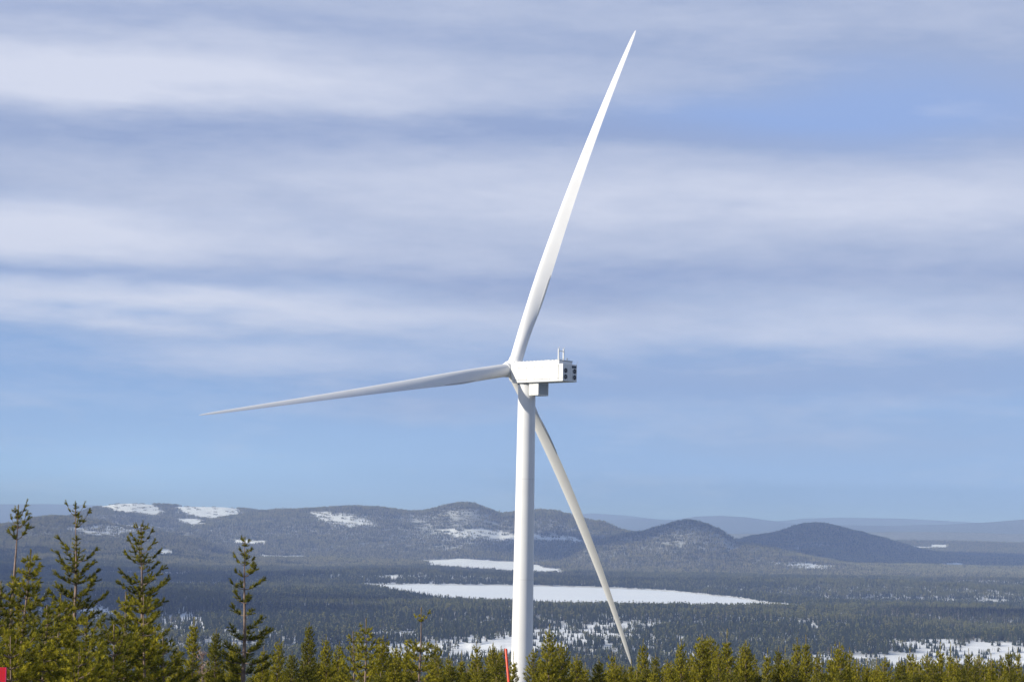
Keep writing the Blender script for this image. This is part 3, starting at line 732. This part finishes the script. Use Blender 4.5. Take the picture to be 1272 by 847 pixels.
# ------------------------------------------------------------------ light and sky
# unseen clouds added high on the sun side to shade parts of the valley and the right-hand hills
M_cl = mat('shade_cloud_white', (.85, .86, .88), .9, 0)
def shade_cloud(cx, cy, cz, ax_, ay_, seed):
    mb = MB(); n = 90; xs = np.linspace(-1.3, 1.3, n); X, Y = np.meshgrid(xs, xs)
    mask = 1 - X ** 2 - Y ** 2 + .9 * fbm(X * ax_ / 900, Y * ay_ / 900, seed, 4)
    top = cz + 420 * np.sqrt(np.clip(mask, .0001, 1)) * (1 + .5 * fbm(X * ax_ / 500, Y * ay_ / 500, seed + 9, 4)); bot = cz - 90 * np.sqrt(np.clip(mask, .0001, 1))
    wx = cx + X * ax_; wy = cy + Y * ay_; vid = -np.ones((n, n), int); k = 0; vs = []; on = mask > 0
    for i in range(n):
        for j in range(n):
            if on[i, j]: vid[i, j] = k; k += 1; vs.append((wx[i, j], wy[i, j], top[i, j]))
    m_ = k; vs += [(wx[i, j], wy[i, j], bot[i, j]) for i in range(n) for j in range(n) if on[i, j]]
    f = []; edge = {}
    for i in range(n - 1):
        for j in range(n - 1):
            q = (vid[i, j], vid[i, j + 1], vid[i + 1, j + 1], vid[i + 1, j])
            if min(q) < 0: continue
            f += [q, tuple(m_ + t for t in reversed(q))]
            for a, b in zip(q, q[1:] + q[:1]):
                if (b, a) in edge: del edge[(b, a)]
                else: edge[(a, b)] = 1
    f += [(b, a, a + m_, b + m_) for a, b in edge]
    mb.add(vs, f); return mb
SX, SY = None, None
SUN_AZ = R(-113); SUN_EL = R(23)
sd = Vector((math.sin(SUN_AZ) * math.cos(SUN_EL), math.cos(SUN_AZ) * math.cos(SUN_EL), math.sin(SUN_EL)))
sl = bpy.data.lights.new('sun', 'SUN'); sl.energy = 5.0; sl.angle = R(.5); sl.color = (1, .93, .80)
so = bpy.data.objects.new('sun', sl); col.objects.link(so); so.rotation_euler = sd.to_track_quat('Z', 'Y').to_euler(); so.location = (-300, -100, 200)
for j_, (gx_, gy_, ax_, ay_) in enumerate(((-2150, 6300, 1250, 1500), (2700, 12300, 1700, 1500), (350, 7000, 620, 170), (-1500, 3900, 500, 250), (1500, 4700, 420, 170), (950, 10100, 1000, 700), (-700, 4550, 380, 110), (2900, 8200, 500, 260))):
    kz = 4600 / sd.z
    cb = shade_cloud(gx_ + sd.x * kz, gy_ + sd.y * kz, 4400, ax_, ay_, 200 + j_ * 31).build('shade_cloud', M_cl, None, smooth=True, angle=80)
    tag(cb, 'unseen cumulus added high on the sunny left side to shade the valley', 'shade_cloud', kind='stuff')

w = bpy.data.worlds.new('World'); scene.world = w; w.use_nodes = True; nt = w.node_tree; N = nt.nodes; L = nt.links
bg = N['Background']; bg.inputs['Strength'].default_value = .088
sky = N.new('ShaderNodeTexSky'); sky.sky_type = 'NISHITA'; sky.sun_disc = False; sky.sun_elevation = SUN_EL; sky.sun_rotation = SUN_AZ
tc = N.new('ShaderNodeTexCoord'); sep = N.new('ShaderNodeSeparateXYZ'); L.new(tc.outputs['Generated'], sep.inputs[0])
def M(op, a, b=None, c=None, clamp=False):
    n = N.new('ShaderNodeMath'); n.operation = op; n.use_clamp = clamp
    for i, q in enumerate((a, b, c)):
        if q is None: continue
        if isinstance(q, (int, float)): n.inputs[i].default_value = q
        else: L.new(q, n.inputs[i])
    return n.outputs[0]
D2 = 180 / math.pi
az = M('MULTIPLY', M('ARCTAN2', sep.outputs[0], sep.outputs[1]), D2)
el = M('MULTIPLY', M('ARCSINE', sep.outputs[2]), D2)
def noise(sx, sy, det, rough=.5, off=0.0, warp=0.0):
    c = N.new('ShaderNodeCombineXYZ'); L.new(M('MULTIPLY', az, sx), c.inputs[0]); L.new(M('MULTIPLY', el, sy), c.inputs[1]); c.inputs[2].default_value = off
    n = N.new('ShaderNodeTexNoise'); n.inputs['Scale'].default_value = 1; n.inputs['Detail'].default_value = det; n.inputs['Roughness'].default_value = rough
    n.inputs['Distortion'].default_value = warp
    L.new(c.outputs[0], n.inputs['Vector']); return M('SUBTRACT', n.outputs['Fac'], .5)
nA = noise(.09, .5, 5, .5, 1.3); nB = noise(.22, 1.1, 5, .55, 7.7); nC = noise(.6, 2.2, 4, .55, 3.1); nD = noise(1.1, 4.6, 6, .6, 9.4)
elw = M('ADD', el, M('ADD', M('MULTIPLY', nA, 2.4), M('MULTIPLY', nB, .7)))
# elevation of a photo row at a photo column (roll included)
def ae(px, py):
    p = at(px, py, 1000.); return math.degrees(math.atan2(p[0], p[1])), math.degrees(math.atan2(p[2], math.hypot(p[0], p[1])))
# stratus sheets: (px, py, half width px, half height px, amount)
BANDS = [(90, 82, 420, 48, .85), (330, 100, 600, 60, .35), (40, 290, 200, 34, .75), (300, 300, 420, 40, .45), (150, 380, 500, 22, .75), (480, 230, 560, 46, .42), (950, 250, 480, 40, .50), (1200, 245, 260, 38, .25),
         (600, 385, 900, 26, .22), (960, 425, 380, 22, .38), (330, 445, 190, 20, .55), (1180, 420, 220, 30, .25), (700, 20, 1400, 26, .25), (1170, 130, 50, 10, .25), (1150, 340, 400, 60, .22), (600, 500, 1200, 20, .12)]
tot = None
for px, py, hw, hh_, am in BANDS:
    a0, e0 = ae(px, py); sa = hw / F_PX * D2; se = hh_ / F_PX * D2
    u = M('DIVIDE', M('SUBTRACT', az, a0), sa); v = M('DIVIDE', M('SUBTRACT', elw, e0), se)
    gq = M('MULTIPLY', M('EXPONENT', M('MULTIPLY', M('ADD', M('MULTIPLY', u, u), M('MULTIPLY', v, v)), -1.0)), am)
    tot = gq if tot is None else M('ADD', tot, gq)
cl = M('ADD', tot, M('MULTIPLY', nC, .30)); cl = M('ADD', cl, M('MULTIPLY', nD, .20)); cl = M('ADD', cl, M('MULTIPLY', nB, .55), clamp=True)
# thin grey-lavender veil over everything above about 4 degrees
veil = M('ADD', M('ADD', M('MULTIPLY', M('SUBTRACT', elw, 2.6), .18), M('MULTIPLY', M('MAXIMUM', M('MINIMUM', az, 16.0), -16.0), .018)), M('MULTIPLY', nA, 1.2), clamp=True)
def mix(fac, a, b):
    m = N.new('ShaderNodeMix'); m.data_type = 'RGBA'; L.new(fac, m.inputs['Factor'])
    for nm, q in (('A', a), ('B', b)):
        if isinstance(q, tuple): m.inputs[nm].default_value = (*q, 1)
        else: L.new(q, m.inputs[nm])
    return m.outputs['Result']
K10 = 10.0
def lin(r, g, b):
    f = lambda c: ((c / 255 + .055) / 1.055) ** 2.4 if c > 10 else c / 255 / 12.92
    return tuple(f(q) * K10 for q in (r, g, b))
grad = N.new('ShaderNodeValToRGB'); L.new(M('DIVIDE', el, 16.0, clamp=True), grad.inputs[0])
cr = grad.color_ramp; cr.elements[0].position = 0; cr.elements[0].color = (*[q / K10 for q in lin(150, 188, 242)], 1)
cr.elements[1].position = 1; cr.elements[1].color = (*[q / K10 for q in lin(136, 160, 206)], 1)
for ps, c in ((.10, (142, 180, 236)), (.28, (132, 168, 226)), (.55, (136, 166, 218)), (.75, (130, 164, 222))):
    e = cr.elements.new(ps); e.color = (*[q / K10 for q in lin(*c)], 1)
vm = N.new('ShaderNodeVectorMath'); vm.operation = 'SCALE'; L.new(grad.outputs[0], vm.inputs[0]); vm.inputs['Scale'].default_value = K10
fx = M('MULTIPLY', 1.0, 1.0); 
fac_n = M('SUBTRACT', .80, M('MULTIPLY', M('DIVIDE', M('SUBTRACT', el, 18.0), 25.0, clamp=True), .65))      # thin cloud covering most of the clear sky
base = mix(fac_n, sky.outputs[0], vm.outputs[0])
high = M('DIVIDE', M('SUBTRACT', el, 20.0), 25.0, clamp=True)
c1 = mix(M('MULTIPLY', M('MULTIPLY', veil, .86), M('SUBTRACT', 1.0, M('MULTIPLY', high, .6))), base, lin(160, 174, 206))
def blobs(lst):
    t = None
    for px, py, hw, hh_, am in lst:
        a0, e0 = ae(px, py); sa = hw / F_PX * D2; se = hh_ / F_PX * D2
        u = M('DIVIDE', M('SUBTRACT', az, a0), sa); v = M('DIVIDE', M('SUBTRACT', elw, e0), se)
        gq = M('MULTIPLY', M('EXPONENT', M('MULTIPLY', M('ADD', M('MULTIPLY', u, u), M('MULTIPLY', v, v)), -1.0)), am)
        t = gq if t is None else M('ADD', t, gq, clamp=True)
    return t
dk = blobs(((300, 170, 420, 28, .7), (760, 170, 260, 26, .6), (700, 335, 700, 24, .7), (150, 25, 600, 16, .6), (60, 345, 260, 14, .6), (900, 480, 500, 26, .35)))
bl = blobs(((1130, 135, 230, 44, .5), (900, 150, 160, 26, .3)))
c1 = mix(M('MULTIPLY', dk, .8), c1, lin(141, 160, 202)); c1 = mix(bl, c1, lin(136, 170, 230))
c1 = mix(blobs(((120, 590, 420, 62, .65),)), c1, lin(170, 206, 247))
cl = M('SUBTRACT', cl, M('MULTIPLY', M('ADD', dk, bl), .25), clamp=True)
c2 = mix(cl, c1, lin(208, 214, 233))
L.new(c2, bg.inputs['Color'])

# ------------------------------------------------------------------ camera and render
cd = bpy.data.cameras.new('camera'); cam = bpy.data.objects.new('camera', cd); col.objects.link(cam)
cd.sensor_width = 36; cd.lens = F_PX / 1272 * 36; cd.clip_start = .1; cd.clip_end = 120000
cam.matrix_world = Matrix(((cR[0], cUp[0], -cF[0], 0), (cR[1], cUp[1], -cF[1], 0), (cR[2], cUp[2], -cF[2], 0), (0, 0, 0, 1)))
scene.camera = cam
scene.view_settings.view_transform = 'Standard'; scene.view_settings.look = 'None'; scene.view_settings.exposure = .27; scene.view_settings.gamma = 1
scene.render.engine = 'CYCLES'
scene.cycles.volume_bounces = 0; scene.cycles.max_bounces = 5; scene.cycles.transparent_max_bounces = 4
